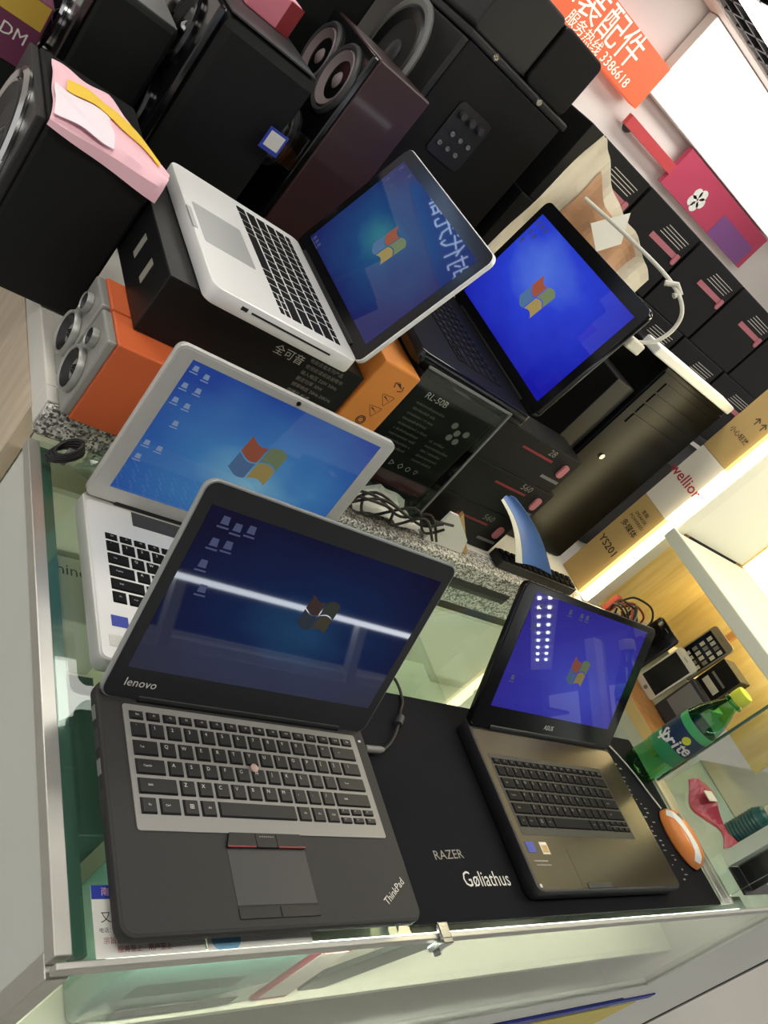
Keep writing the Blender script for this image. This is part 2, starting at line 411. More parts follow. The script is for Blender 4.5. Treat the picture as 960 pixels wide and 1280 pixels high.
def laptop(name, label, loc, rotz, W, D, T, base_m, deck_m, hinge, zl, lid_h, lid_a, shell_m, bezel_m, scr, scr_m, lid_t=.007, r=.012, rim=.0016, tilt=(0, 0), foot=.002, wedge=0.):
    t = thing(name, label, 'laptop', loc, rotz)
    t.rotation_euler = (tilt[0], tilt[1], rotz)
    MB().rslab(0, W, 0, D, foot + wedge, T, r, 'z', .0022).obj('base', base_m, t, True)
    if wedge: MB().rslab(.012, W - .012, .016, D - .004, foot, foot + wedge + .001, r, 'z', .002).obj('underside', base_m, t, True)
    MB().rslab(.003, W - .003, .003, hinge - .004, T - .0005, T + .0003, r * .8).obj('deck', deck_m, t)
    for x, y in ((.03, .025), (W - .03, .025), (.03, D - .03), (W - .03, D - .03)): MB().lathe([(0, 0), (.006, 0), (.006, foot + .001), (0, foot + .001)], (x, y, 0), seg=12).obj('rubber_foot', M['black'], t)
    lid = MB().rslab(0, W, 0, lid_h, 0, lid_t, r, 'y', .0012).obj('lid', shell_m, t, True)
    lid.location = (0, hinge, zl); lid.rotation_euler = (-lid_a, 0, 0)
    MB().rslab(rim, W - rim, rim, lid_h - rim, -.0006, .001, max(r - rim, .003), 'y').obj('bezel', bezel_m, lid)
    x0, x1, z0, z1 = scr
    MB().quad((x0, -.0008, z0), (x1, -.0008, z0), (x1, -.0008, z1), (x0, -.0008, z1), uv=True).obj('screen', scr_m, lid)
    MB().tube([(W * .12, hinge + .004, T + .001), (W * .88, hinge + .004, T + .001)], .0055, 10).obj('hinge', M['black'], t, True)
    return t, lid


FC = lambda n, a: [emis(n + '_flag_red', (214, 116, 84), a), emis(n + '_flag_green', (158, 180, 130), a), emis(n + '_flag_blue', (110, 156, 210), a), emis(n + '_flag_yellow', (222, 196, 116), a)]
ic = emis('icon_white', (170, 195, 236), .34); ic_dim = emis('icon_dim', (120, 130, 190), .22)

# --- black laptop with grey keyboard skin (front left)
ws = wallpaper('wall_tp', (.55, .42), (40, 84, 128), (24, 44, 92), (24, 22, 58), .5, .7, .03)
tp, lid = laptop('laptop', 'black laptop with grey keyboard cover at the front left of the counter', (.0378, .0084, .0003), 0, .339, .236, .0222, M['tp'], M['tp'],
                 .217, .0222, .232, .3723, M['tprim'], M['black'], (.0145, .3245, .035, .209), ws, r=.013, rim=.002, wedge=.008)
flag('screen_flag', lid, .188, .132, .020, FC('tp', .03))
icons(lid, [(.035, .198), (.05, .195), (.065, .197), (.035, .175), (.05, .176), (.035, .152), (.047, .128)], .0045, ic_dim)
text('lettering', 'lenovo', .0125, (.036, -.0008, .0195), (1, 0, 0), (0, 0, 1), M['white_print'], lid)
sk = MB().rslab(.0245, .3215, .0865, .2115, .0222, .0236, .003).obj('keyboard_cover', M['skin'], tp)
keyboard(tp, .0285, .1655, .0190, .0236, M['tpkey'], M['legend'], .0022, True, .0034, v=.0188)
MB().lathe([(.0042, 0), (.0046, .003), (.003, .0042), (0, .0044)], (.0285 + 7 * .019, .1545, .0236), seg=12).obj('pointing_stick', M['nub'], tp, True)
for i, (a, b_) in enumerate(((.1115, .1445), (.1452, .1688), (.1695, .204))):
    q = MB().prism([(a, .0735), (b_, .0735), (b_ - (.005 if i == 2 else 0), .0865), (a + (.005 if i == 0 else 0), .0865)], .0224, .0252).obj('mouse_button', M['tpkey'], tp)
    bx('red_line', (a + .001, b_ - .001, .0728, .0740, .0232, .0254), M['red'] if i != 1 else M['tpkey'], q)
b = MB()
for i in range(7): b.box(.1495 + i * .0025, .151 + i * .0025, .0828, .0832, .0252, .0255)
b.obj('grip_dots', M['legend'], tp)
bx('touchpad', (.112, .203, .021, .0722, .0222, .0228), M['tpad'], tp, .0005)
bx('touchpad_button', (.112, .1568, .0095, .0195, .0222, .0234), M['tpkey'], tp, .0006); bx('touchpad_button', (.1578, .203, .0095, .0195, .0222, .0234), M['tpkey'], tp, .0006)
text('lettering', 'ThinkPad', .011, (.309, .030, .0226), (.037, .025, 0), (-.025, .037, 0), M['white_print'], tp)
bx('status_light', (.327, .331, .204, .2065, .0226, .0232), M['white_print'], tp)
for i, (a, b_) in enumerate(((.195, .21), (.165, .185), (.14, .155), (.10, .125))):
    bx('port', (-.0006, .004, a, b_, .0125, .018), M['dgrey' if i % 2 else 'grey'], tp)

# --- silver laptop behind it
ws = wallpaper('wall_silver', (.55, .35), (112, 166, 190), (62, 118, 176), (32, 66, 150), .72, .75, .04)
sv, lid = laptop('laptop', 'silver laptop standing behind the black one, blue desktop showing', (.0455, .268, .0003), 0, .326, .236, .0222, M['silver'], M['silver_deck'],
                 .227, .0245, .2155, .117, M['silver'], M['silver'], (.0215, .3045, .0205, .2035), ws, r=.01, rim=.003, lid_t=.009)
flag('screen_flag', lid, .165, .118, .029, FC('sv', .26))
icons(lid, [(.03, .195), (.046, .191), (.03, .172), (.047, .172), (.03, .152), (.046, .150), (.046, .125), (.03, .09), (.047, .088), (.03, .07)], .0036, ic)
MB().lathe([(0, .0), (.003, .0), (.003, .0012), (0, .0012)], (.163, -.0004, .2095), '-y', 14).obj('webcam', M['gloss'], lid)
keyboard(sv, .0205, .138, .0190, .0225, M['kblack'], M['legend'], .0018, True, .003, v=.0182)
bx('hinge_cover', (.06, .29, .200, .222, .0222, .0232), M['dgrey'], sv)
bx('touchpad', (.10, .205, .008, .07, .0222, .0228), M['macpad'], sv); bx('sticker', (.017, .036, .044, .058, .0225, .0229), M['blue_print'], sv)
bx('sticker', (.012, .03, .018, .032, .0225, .0229), M['white_print'], sv)

# --- bronze laptop on the mat
ws = wallpaper('wall_bronze', (.62, .3), (74, 84, 206), (62, 62, 184), (54, 44, 150), .62, .8, .012)
asu, lid = laptop('laptop', 'bronze laptop with glossy black screen frame on the black mat', (.5912, .0304, .0034), 0, .3655, .246, .0236, M['black'], M['bronze'],
                  .2312, .0240, .2165, .5634, M['gloss'], M['gloss'], (.0275, .338, .034, .2065), ws, r=.012, rim=.0015, lid_t=.01)
flag('screen_flag', lid, .196, .112, .022, FC('as', .24))
icons(lid, [(.12, .195), (.15, .195), (.165, .195), (.05, .19), (.05, .16), (.05, .08)], .004, ic_dim)
text('lettering', 'ASUS', .0105, (.18, -.0008, .017), (1, 0, 0), (0, 0, 1), M['white_print'], lid)
bx('keyboard_well', (.0155, .3, .0735, .190, .0233, .0242), M['black'], asu)
keyboard(asu, .0185, .146, .0185, .0242, M['kblack'], M['dim_print'], .0018, True, .0026, v=.0180, lsize=.006)
MB().rslab(.10, .195, .004, .058, .0239, .0241, .004).obj('touchpad', M['bronze'], asu)
bx('touchpad_button', (.112, .172, .003, .0105, .0240, .0250), M['black'], asu, .0005)
bx('sticker', (.013, .030, .050, .064, .0238, .0243), M['blue_print'], asu); bx('sticker', (.043, .059, .048, .064, .0238, .0243), M['whitecard'], asu)
s_ = bx('sticker', (.045, .057, .050, .060, .0243, .0246), M['carton'], asu)
bx('print_bar', (.016, .046, .038, .040, .0238, .0242), M['dim_print'], asu); bx('print_bar', (.018, .05, .033, .0345, .0238, .0242), M['dim_print'], asu)
MB().lathe([(0, 0), (.0025, 0), (.0025, .0006), (0, .0006)], (.008, .008, .0238), seg=10).obj('status_light', M['legend'], asu)

# --- aluminium laptop on the cartons, facing left
ws = wallpaper('wall_alu', (.42, .52), (62, 140, 160), (38, 84, 142), (36, 38, 110), .6, .62, .02)
mb, lid = laptop('laptop', 'aluminium laptop with black keys lying on stacked boxes, its screen facing left', (.0809, .9445, .2485), -PI / 2 + .011, .325, .2285, .0233, M['macalu'], M['macalu'],
                 .227, .0200, .224, .265, M['macalu'], M['gloss'], (.0195, .3055, .024, .203), ws, r=.014, rim=.0016, foot=.0006)
flag('screen_flag', lid, .163, .118, .025, FC('mb', .38))
icons(lid, [(.03 + .011 * i, .03) for i in range(3)] + [(.03, .196), (.06, .197), (.03, .17), (.05, .168)], .0035, ic_dim)
keyboard(mb, .021, .167, .0189, .0234, M['kblack'], M['dim_print'], .0012, False, .003, v=.0182)
MB().rslab(.11, .215, .012, .09, .0234, .02375, .004).obj('touchpad', M['macpad'], mb)
MB().box(.135, .19, -.0005, .006, .0228, .0245).obj('lid_notch', M['macpad'], mb)
bx('disc_slot', (.3235, .3255, .06, .185, .013, .0155), M['black'], mb); bx('port', (.3235, .3255, .045, .054, .012, .017), M['black'], mb)

# --- dark laptop at the back
ws = wallpaper('wall_dark', (.35, .70), (88, 124, 230), (44, 66, 214), (26, 26, 168), .85, .85, .02)
dk, lid = laptop('laptop', 'glossy black laptop with bright blue screen resting on the dark boxes', (.431, 1.044, .2945), -PI / 2 - .0452, .381, .256, .0255, M['gloss'], mat('deck_dark', (22, 22, 23), .6, spec=.1),
                 .25, .0255, .238, .0924, M['gloss'], M['gloss'], (.018, .363, .022, .214), ws, r=.014, rim=.001, lid_t=.01)
flag('screen_flag', lid, .174, .118, .031, FC('dk', .45))
icons(lid, [(.03, .2), (.045, .2), (.06, .2), (.03, .18), (.048, .18), (.03, .16)], .0035, ic_dim)
keyboard(dk, .03, .16, .0205, .0258, M['kblack'], M['dim_print'], .0018, True, .003, v=.0185, lsize=.006)
bx('touchpad', (.12, .22, .02, .085, .0257, .0262), M['dgrey'], dk)


# ---------------------------------------------------------------- boxes and cartons
def carton(name, label, b, mt, cat='box', seam=None, rot=0., bev=.0015, group=None):
    """a closed cardboard box at b = x0,x1,y0,y1,z0,z1: body, lid seam and a strip of tape"""
    x0, x1, y0, y1, z0, z1 = b; cx, cy = (x0 + x1) / 2, (y0 + y1) / 2
    t = thing(name, label, cat, (cx, cy, z0 + .0002), rot, group); a, d, hh = (x1 - x0) / 2, (y1 - y0) / 2, z1 - z0
    bx('body', (-a, a, -d, d, 0, hh - .0008), mt, t, bev)
    bx('flap', (-a + .001, -.0008, -d + .001, d - .001, hh - .0016, hh - .0002), mt, t); bx('flap', (.0008, a - .001, -d + .001, d - .001, hh - .0016, hh - .0002), mt, t)
    bx('tape', (-.018 if a > .03 else -a * .5, .018 if a > .03 else a * .5, -d + .002, d - .002, hh - .0003, hh), seam or mt, t)
    return t, a, d, hh


def ftext(t, d, body, size, x, z, mt, align='LEFT', rot=0., sx=1.):
    """print on the near (-y) face"""
    c, s = math.cos(rot), math.sin(rot)
    return text('print', body, size, (x, -d, z), (c, 0, s), (-s, 0, c), mt, t, align, sx=sx)


# black carton under the aluminium laptop
t, a, d, hh = carton('carton', 'flat black printed carton directly under the aluminium laptop', (.046, .352, .640, .935, .1655, .2482), M['card'])
ftext(t, d, '\u5168\u53ef\u97f3', .016, .035, .062, M['white_print'], 'CENTER', 0)
for i in range(6): ftext(t, d, ['\u7535\u8111\u97f3\u7bb1\u7cfb\u5217\u4ea7\u54c1', '\u4f7f\u7528\u524d\u8bf7\u9605\u8bfb\u8bf4\u660e\u4e66', '\u8f93\u5165\u7535\u538b 220V 50Hz', '\u989d\u5b9a\u529f\u7387 30W', '\u9891\u7387\u54cd\u5e94 20Hz-20KHz', '\u4fe1\u566a\u6bd4 85dB'][i], .0072, .065, .070 - .0105 * i, M['dim_print'])
bx('label_strip', (-a - .0004, -a, -.09, -.075, .03, .06), M['dim_print'], t); bx('label_strip', (-a - .0004, -a, -.03, -.015, .03, .06), M['dim_print'], t)
bx('white_end', (a, a + .0006, -d + .004, -d + .05, .004, hh - .004), M['whitecard'], t)
# orange cartons
t, a, d, hh = carton('carton', 'low orange carton lying under the right end of the black carton', (.20, .425, .662, .86, .0452, .1650), M['orange_box'])
t, a, d, hh = carton('carton', 'orange carton with warning triangles beside the aluminium laptop hinge', (.357, .427, .638, .85, .1652, .288), M['orange_box'], rot=.0)
for i, s in enumerate(('\u25ce', '\u26a0', '\u26a0', '\u2195')): ftext(t, d, s, .02, .002 + .004 * i, .025 + .024 * i, M['black_print'], 'CENTER', 1.2)
# black printed box with the spec list
t, a, d, hh = carton('carton', 'black box with a printed specification list under the dark laptop', (.434, .612, .652, .80, .0452, .2935), M['card'], seam=M['grey'])
ftext(t, d, 'RL-50B', .016, -.058, .222, M['white_print'])
rnd = random.Random(3)
for i in range(9):
    ftext(t, d, ''.join(rnd.choice('eaonitrslmd ') for _ in range(17)), .0075, -.062, .205 - .0105 * i, M['dim_print'])
for i in range(5): ftext(t, d, ''.join(rnd.choice('eaonitrslmd ') for _ in range(14)), .0075, .012, .158 - .0105 * i, M['dim_print'])
for i, (x, z) in enumerate(((.03, .20), (.045, .19), (.062, .195), (.038, .178), (.055, .176))):
    MB().lathe([(0, 0), (.006, 0), (.006, .0006), (0, .0006)], (x, -d, z), '-y', 12).obj('print_picture', M['dim_print'], t)
for i, s in enumerate('\u25b3\u25a1\u25b7\u25c7\u25cb\u2661'): ftext(t, d, s, .012, -.055 + .018 * i, .095, M['white_print'])
bx('red_band', (-a + .004, a - .004, -d - .0004, -d, .055, .08), mat('dark_red', (84, 24, 30), .4), t)
# clear acrylic sheet leaning in front of that box
t = thing('acrylic_sheet', 'clear acrylic sheet leaning on the black box with the specification list', 'sheet', (.43, .632, LZ + .002))
o = MB().box(0, .19, -.001, .001, 0, .262, .0004).obj('sheet', M['clear'], t); o.rotation_euler = (-.06, 0, 0)
o = MB().box(.188, .1915, -.0014, .0014, 0, .262).obj('edge', M['grey'], t); o.rotation_euler = (-.06, 0, 0)
o = MB().box(.0, .1915, -.0014, .0014, .26, .2635).obj('edge', M['grey'], t); o.rotation_euler = (-.06, 0, 0)

# stacked black component boxes right of it
zz = LZ + .0004
for i, (hh_, dx, num) in enumerate(((.086, .0, '560'), (.080, .012, '560'), (.080, -.004, '28'))):
    lab = ['bottom', 'middle', 'top'][i]
    t, a, d, hh = carton('component_box', 'black component box with red stripe, %s one of the stack under the dark screen' % lab, (.628 + dx, .862 + dx, .662, .735, zz, zz + hh_), M['card'], group='black component boxes')
    zz += hh_ + .0006
    bx('red_stripe', (-.03, .055, -d - .0004, -d, .052, .0565), M['red'], t)
    ftext(t, d, num, .018, .03, .068, M['dim_print'], sx=1.1); bx('silver_stripe', (.06, .11, -d - .0004, -d, .02, .026), M['grey'], t)
    tb = MB().rslab(.085, .1, .035, .062, -d - .004, -d, .006, 'y').obj('tab', M['pinkprint'], t)

# tall dark computer case with a pale top edge
t = thing('computer_case', 'tall glossy dark computer case with a pale grey top behind the brown carton', 'computer case', (.93, .745, LZ + .0003))
bx('body', (0, .235, .003, .20, 0, .455), M['case'], t, .004)
bx('front_panel', (.004, .231, 0, .004, .006, .445), M['case'], t, .001)
bx('top_panel', (-.06, .238, -.002, .04, .4555, .473), M['white'], t, .003)
for i in range(4): bx('drive_bay', (.03, .20, -.002, .001, .33 + .026 * i, .352 + .026 * i), M['case'], t)
text('print', 'MICROLAB', .014, (.08, -.0005, .27), (1, 0, 0), (0, 0, 1), M['dim_print'], t) if False else None
MB().lathe([(0, 0), (.006, 0), (.006, .002), (0, .002)], (.06, -.001, .25), '-y', 14).obj('power_button', M['chrome'], t)
t, a, d, hh = carton('component_box', 'plain black box standing between the component stack and the computer case', (.868, .926, .755, .95, LZ, .43), M['card'])

# cartons standing on the ledge by the lit cabinet
yaw = -math.atan2(.021, .078)


def sidebox(label, z0, z1, mt, lines, pm, y0=.652, y1=.728, x0=1.166, dx=.12, name='carton'):
    t = thing(name, label, 'box', (x0, (y0 + y1) / 2, z0)); a = (y1 - y0) / 2; hh = z1 - z0
    bx('body', (0, dx, -a, a, 0, hh), mt, t, .001); bx('flap', (.002, dx / 2 - .001, -a + .002, a - .002, hh - .0004, hh + .0006), mt, t); bx('flap', (dx / 2 + .001, dx - .002, -a + .002, a - .002, hh - .0004, hh + .0006), mt, t)
    for body, size, y, z in lines: text('print', body, size, (0, y, z), (0, -1, 0), (0, 0, 1), pm, t, bold=.010)
    return t


sidebox('tall brown carton with black print standing on the ledge by the lit cabinet', LZ + .0005, .281, M['carton'], [('YS201', .024, .0, .108), ('\u591a\u5a92\u4f53', .017, .0, .165), ('POWERED', .010, 0, .186), ('SPEAKER', .010, 0, .198), ('\u97f3\u7bb1', .010, 0, .21)], M['black_print'])
sidebox('white carton with red lettering on top of the tall brown carton', .282, .430, M['whitecard'], [('wellior', .033, .0, .078)], M['red_print'])
sidebox('brown carton with black print at the top of the stack by the light strip', .4312, .60, M['carton'], [('\u2191\u2191', .022, -.012, .1), ('\u5c0f\u5fc3\u8f7b\u653e', .013, 0, .06)], M['black_print'])

t, a, d, hh = carton('component_box', 'unseen black carton added behind the brown carton stack to keep the gap dark', (1.30, 2.2, .86, 1.16, LZ + .0005, .325), M['card'])  # added filler: covers the brightly lit ledge so the gap stays dark
# row of black boxes on the rear rack
t = thing('storage_rack', 'dark rack table carrying the row of black boxes at the back right', 'table', (.76, 1.19, FZ))
bx('tabletop', (0, 2.3, .0, .5, h + .330, h + .352), M['dgrey'], t, .002)
for i, (x, y) in enumerate(((.03, .25), (2.25, .25), (.03, .46), (2.25, .46))): bx('leg', (x - .02, x + .02, y - .02, y + .02, h + .05 if x < 1.6 else 0, h + .33), M['dgrey'], t)
for r in range(2):
    for i in range(8 if r else 9):
        x0 = .775 + .232 * i + .02 * r; z0 = .3525 + .176 * r
        pos = ['first', 'second', 'third', 'fourth', 'fifth', 'sixth', 'seventh', 'eighth', 'ninth'][i]
        t, a, d, hh = carton('hardware_box', 'black hardware box with pink tab, %s from the left in the %s row' % (pos, 'upper' if r else 'lower'), (x0, x0 + .222, 1.2, 1.42, z0, z0 + .175), M['card'], group='black hardware boxes on the rear rack')
        bx('pink_band', (-.02, .09, -d - .0005, -d, .105, .118), M['pinkprint'], t)
        for k in range(4): bx('white_line', (-.005 + .003 * k, .085 + .003 * k, -d - .0005, -d, .128 + .007 * k, .1295 + .007 * k), M['white_print'], t)
        ftext(t, d, 'HARDWARE', .02, -.095, .03, M['dim_print']) if False else None
        MB().rslab(.088, .102, .094, .120, -d - .004, -d, .005, 'y').obj('tab', M['pinkprint'], t)


# ---------------------------------------------------------------- loudspeakers (drivers look to the left, -x)
def driver(par, x, y, z, r, ring, cone, cap, sx=1., sy=1., depth=.35):
    o = MB().lathe([(r * 1.14, 0), (r * 1.14, .004), (r * 1.06, .008), (r * .96, .006), (r * .93, .002)], (x, y, z), '-x', 30, sx, sy).obj('driver', ring, par, True)
    MB().lathe([(r * .93, .002), (r * .88, .007), (r * .80, .004), (r * .34, -r * depth * .4)], (x, y, z), '-x', 30, sx, sy).obj('cone', cone, o, True)
    MB().lathe([(r * .36, -r * depth * .4), (r * .28, -.001), (r * .14, .004), (0, .005)], (x, y, z), '-x', 24, sx, sy).obj('dust_cap', cap, o, True)
    return o


def speaker(name, label, b, body, baffle, drivers, ring, cone, cap, group=None, bev=.006):
    x0, x1, y0, y1, z0, z1 = b
    t = thing(name, label, 'speaker', (x0, y0, z0 + .0004), 0, group); W, D, H = x1 - x0, y1 - y0, z1 - z0
    bx('cabinet', (.012, W, 0, D, 0, H), body, t, bev); bx('baffle', (0, .0125, .002, D - .002, .002, H - .002), baffle, t, .003)
    for y, z, r, sx, sy in drivers: driver(t, -.0005, y, z, r, ring, cone, cap, sx, sy)
    return t


speaker('loudspeaker', 'small orange speaker with silver front, nearer one of the pair on the ledge', (.011, .165, .593, .664, LZ, .1645), M['orange'], M['silverbaffle'], [(.036, .045, .026, 1, 1), (.036, .094, .011, 1, 1)], M['silverbaffle'], M['conedark'], M['gloss'], 'orange satellite speakers', .002)
speaker('loudspeaker', 'small orange speaker with silver front, farther one of the pair on the ledge', (.011, .165, .667, .738, LZ, .1645), M['orange'], M['silverbaffle'], [(.036, .045, .026, 1, 1), (.036, .094, .011, 1, 1)], M['silverbaffle'], M['conedark'], M['gloss'], 'orange satellite speakers', .002)
t = speaker('loudspeaker', 'large black woofer cabinet with chrome-ringed cone at the far left', (-.112, .043, .815, 1.06, LZ, .272), M['matte'], M['black'], [(.125, .125, .088, 1, 1)], M['chrome'], M['conedark'], M['gloss'])
for y in (.02, .2): bx('chrome_foot', (-.004, .006, y, y + .02, .004, .018), M['chrome'], t)
t = speaker('loudspeaker', 'tall black speaker with two glossy cones behind the pink cloth', (.082, .272, 1.11, 1.38, LZ, .452), M['matte'], M['gloss'], [(.10, .33, .055, 1, 1), (.10, .20, .055, 1, 1)], M['gloss'], M['conedark'], M['chrome'], bev=.02)
bx('top_panel', (.02, .178, .006, .26, .4065, .409), M['dgrey'], t)
t = speaker('loudspeaker', 'dark maroon wooden speaker with two grey oval cones', (.319, .447, 1.122, 1.36, LZ, .538), M['maroon'], M['gloss'], [(.062, .42, .054, 1, 1), (.174, .42, .054, 1, 1), (.118, .28, .05, 1, 1)], M['dgrey'], M['cone'], M['cone'], bev=.003)
t = speaker('loudspeaker', 'big black subwoofer cabinet with a control panel on its side', (.468, .75, 1.205, 1.60, LZ, .652), M['matte'], M['black'], [(.185, .50, .095, 1, 1)], M['grey'], M['conedark'], M['dgrey'], bev=.004)
p = MB().rslab(.072, .158, .425, .530, -.003, .001, .01, 'y').obj('control_panel', M['black'], t)
for i in range(3): MB().lathe([(0, 0), (.0075, 0), (.0065, .010), (0, .010)], (.091 + .024 * i, -.003, .51), '-y', 14).obj('knob', M['dgrey'], p, True)
for i in range(6): MB().lathe([(.0045, 0), (.0045, .004), (.002, .004), (0, .001)], (.087 + .011 * i, -.003, .45 + .025 * (i % 2)), '-y', 12).obj('socket', M['grey'], p)
bx('top_moulding', (.0, .288, -.004, .39, .6075, .622), M['black'], t, .004)
MB().lathe([(.004, 0), (.008, .002), (.006, .006), (0, .006)], (.20, .0, .615), '-y', 14).obj('ring_bolt', M['chrome'], t); MB().lathe([(.004, 0), (.008, .002), (.006, .006), (0, .006)], (.07, .0, .615), '-y', 14).obj('ring_bolt', M['chrome'], t)
t = thing('loudspeaker', 'rounded black speaker lying on top of the big subwoofer', 'speaker', (.47, 1.205, .668))
MB().rslab(0, .14, 0, .115, .002, .3, .012, 'y', .004).obj('cabinet', M['black'], t); MB().rslab(.146, .262, 0, .112, .0, .3, .014, 'y', .004).obj('cabinet_end', M['matte'], t); bx('joint_band', (.136, .15, .01, .29, .004, .108), M['gloss'], t)
t = speaker('loudspeaker', 'black speaker with a grey top in the far left corner of the ledge', (-.06, .07, 1.16, 1.40, LZ, .375), M['matte'], M['gloss'], [(.12, .22, .05, 1, 1), (.12, .10, .06, 1, 1)], M['chrome'], M['conedark'], M['gloss'], bev=.008)
bx('top_panel', (.016, .126, .01, .23, .3298, .3315), M['grey'], t)
t = thing('box', 'purple and yellow retail box at the far left behind the woofer', 'box', (-.30, 1.30, LZ)); 
t.location = (-.175, 1.22, FZ)
bx('stand', (0, .1, 0, .12, 0, h + .18), M['matte'], t); bx('body', (0, .1, 0, .12, h + .1802, h + .285), mat('box_purple', (104, 44, 74), .5), t, .002); bx('yellow_panel', (.004, .096, -.0006, 0, h + .245, h + .283), mat('box_yellow', (196, 160, 60), .5), t)
text('print', 'LDM', .026, (.06, -.0003, h + .222), (1, 0, 0), (0, 0, 1), M['white_print'], t)

speaker('loudspeaker', 'tall black tower speaker standing behind the two-cone speaker at the back', (.10, .40, 1.42, 1.59, LZ, .66), M['matte'], M['maroon'], [(.085, .53, .05, 1, 1), (.085, .40, .05, 1, 1)], M['chrome'], M['conedark'], M['cone'])
t = thing('carton', 'small pink retail box on top of the tall two-cone speaker', 'box', (.16, 1.27, .4552))
bx('body', (0, .085, 0, .09, 0, .05), mat('pink_card', (226, 130, 146), .6), t, .002); bx('red_corner', (.06, .086, -.0006, .0, .0, .05), M['red'], t); bx('flap', (.004, .08, .004, .086, .05, .051), M['pink'], t)
# pink cloth draped over the woofer cabinet
t = thing('cloth', 'pink and white cloth with yellow stripe draped over the woofer cabinet', 'cloth', (.04, .83, .273))
CZ = .003


def clothp(u, v):
    # u along x (left to right, narrowing to a tail), v from the near hanging edge to the back
    x = -.140 + .148 * u; wd = (.205 if u < .55 else .205 - .36 * (u - .55))
    if v < .12:
        return (x, -.0205 - .002 * math.sin(9 * u), CZ - (.12 - v) / .12 * (.008 + .016 * u))
    w = (v - .12) / .88
    return (x + .012 * w, -.0195 + wd * w, CZ + .003 + .004 * math.sin(7 * u + 4 * w) ** 2 + .003 * math.sin(11 * w))


MB().grid(clothp, 28, 18, .0012).obj('sheet', M['pink'], t, True)
MB().grid(lambda u, v: tuple(Vector(clothp(.12 + .80 * u, .60 + .12 * v)) + Vector((0, 0, .0030))), 24, 4, .0008).obj('stripe', M['yellow'], t, True)
MB().grid(lambda u, v: tuple(Vector(clothp(.01 + .50 * u, .13 + .45 * v)) + Vector((0, 0, .0026))), 10, 12, .0008).obj('white_patch', M['clothwhite'], t, True)
# clear blister tray with a blue tag on the black speaker side
t = thing('tray', 'small clear plastic tray with white and blue tag beside the maroon speaker', 'tray', (.235, 1.10, .30))
t.location = (.254, 1.094, .318)
bx('tray_body', (0, .05, 0, .008, 0, .06), M['clear'], t, .002); bx('tag', (-.02, .015, -.003, -.0005, .005, .042), M['blue_print'], t); bx('label', (-.016, .011, -.0036, -.003, .012, .038), M['white_print'], t)

# ---------------------------------------------------------------- on the mat and the counter
t = thing('desk_mat', 'black cloth desk mat with white logo lettering under the bronze laptop', 'mat', (.30, .012, .0004))
MB().rslab(.08, .81, .0, .30, 0, .003, .004).obj('mat', M['blackmat'], t)
text('lettering', 'RAZER', .0155, (.178, .0755, .003), (.065, .003, 0), (-.003, .065, 0), M['dim_print'], t, sx=1.15)
text('lettering', 'G\u00f8liathus', .026, (.232, .046, .003), (1, .0, 0), (0, 1, 0), M['white_print'], t, sx=.88)
b = random.Random(5)
for i in range(26):
    u = i / 25; x = .70 + .03 * u + b.uniform(-.012, .012); y = .24 - .20 * u
    bx('print_fleck', (x, x + b.uniform(.003, .01), y, y + b.uniform(.001, .003), .003, .0032), M['dim_print'], t)

# mouse with its cord
t = thing('computer_mouse', 'orange computer mouse with a white stripe at the right edge of the mat', 'mouse', (1.078, .118, .0036), .14)
MB().lathe([(.9, 0), (1, .12), (.97, .45), (.80, .78), (.5, .95), (0, 1)], (0, 0, 0), 'z', 28).move(Matrix.Diagonal((.028, .052, .030, 1))).obj('shell', M['mouse'], t, True)


def mstripe(u, v):
    x = -.0165 + .0105 * u; y = .0495 * (2 * v - 1) * math.sqrt(1 - (x / .028) ** 2) * .985; rho = math.hypot(x / .028, y / .052)
    pr = [(0, 1), (.5, .95), (.80, .78), (.97, .45), (1, .12)]; k = 0
    while k < 3 and rho > pr[k + 1][0]: k += 1
    (r0, h0), (r1, h1) = pr[k], pr[k + 1]; q = (rho - r0) / (r1 - r0)
    return (x, y, .030 * (h0 + (h1 - h0) * q) + .0007)


MB().grid(mstripe, 4, 26, .0006).obj('stripe', M['white'], t, True)
bx('wheel', (-.0035, .0035, .022, .034, .022, .029), M['grey'], t, .001)
P = [(1.070, .171, .010), (1.064, .20, .007), (1.05, .235, .007), (1.03, .262, .008), (1.012, .285, .008), (.998, .305, .006), (.995, .33, .004), (1.0, .36, .004)]


def smooth(P, n=6):
    P = [Vector(p) for p in P]; Q = []
    for i in range(len(P) - 1):
        a, b, c, d = P[max(i - 1, 0)], P[i], P[i + 1], P[min(i + 2, len(P) - 1)]
        for k in range(n):
            s = k / n; Q.append(.5 * ((2 * b) + (c - a) * s + (2 * a - 5 * b + 4 * c - d) * s * s + (3 * b - a - 3 * c + d) * s ** 3))
    return Q + [P[-1]]


def cable(name, label, P, r, mt, parent=None, cat='cable', group=None):
    o = MB().tube(smooth(P), r, 8).obj(name, mt, parent, True)
    if not parent: tag(o, label, cat, group)
    return o


cable('mouse_cord', 'white mouse cord running along the right side of the bronze laptop', P, .0013, M['cord'])
t = thing('charger_plug', 'grey charger plug and black cable at the right side of the black laptop', 'cable', (.38, .2, .001))
MB().tube([(.004, .012, .012), (.03, .013, .012), (.036, .014, .012)], [.0045, .0045, .003], 10).obj('plug', M['grey'], t, True)
cable('lead', '', [(.036, .014, .012), (.055, .026, .010), (.075, .045, .009), (.088, .063, .011), (.10, .08, .008), (.115, .10, .006), (.118, .13, .006), (.10, .17, .006)], .0021, M['wire'], t)
MB().tube([(.083, .056, .0105), (.093, .068, .0105)], .0055, 10).obj('ferrite', M['dgrey'], t, True)

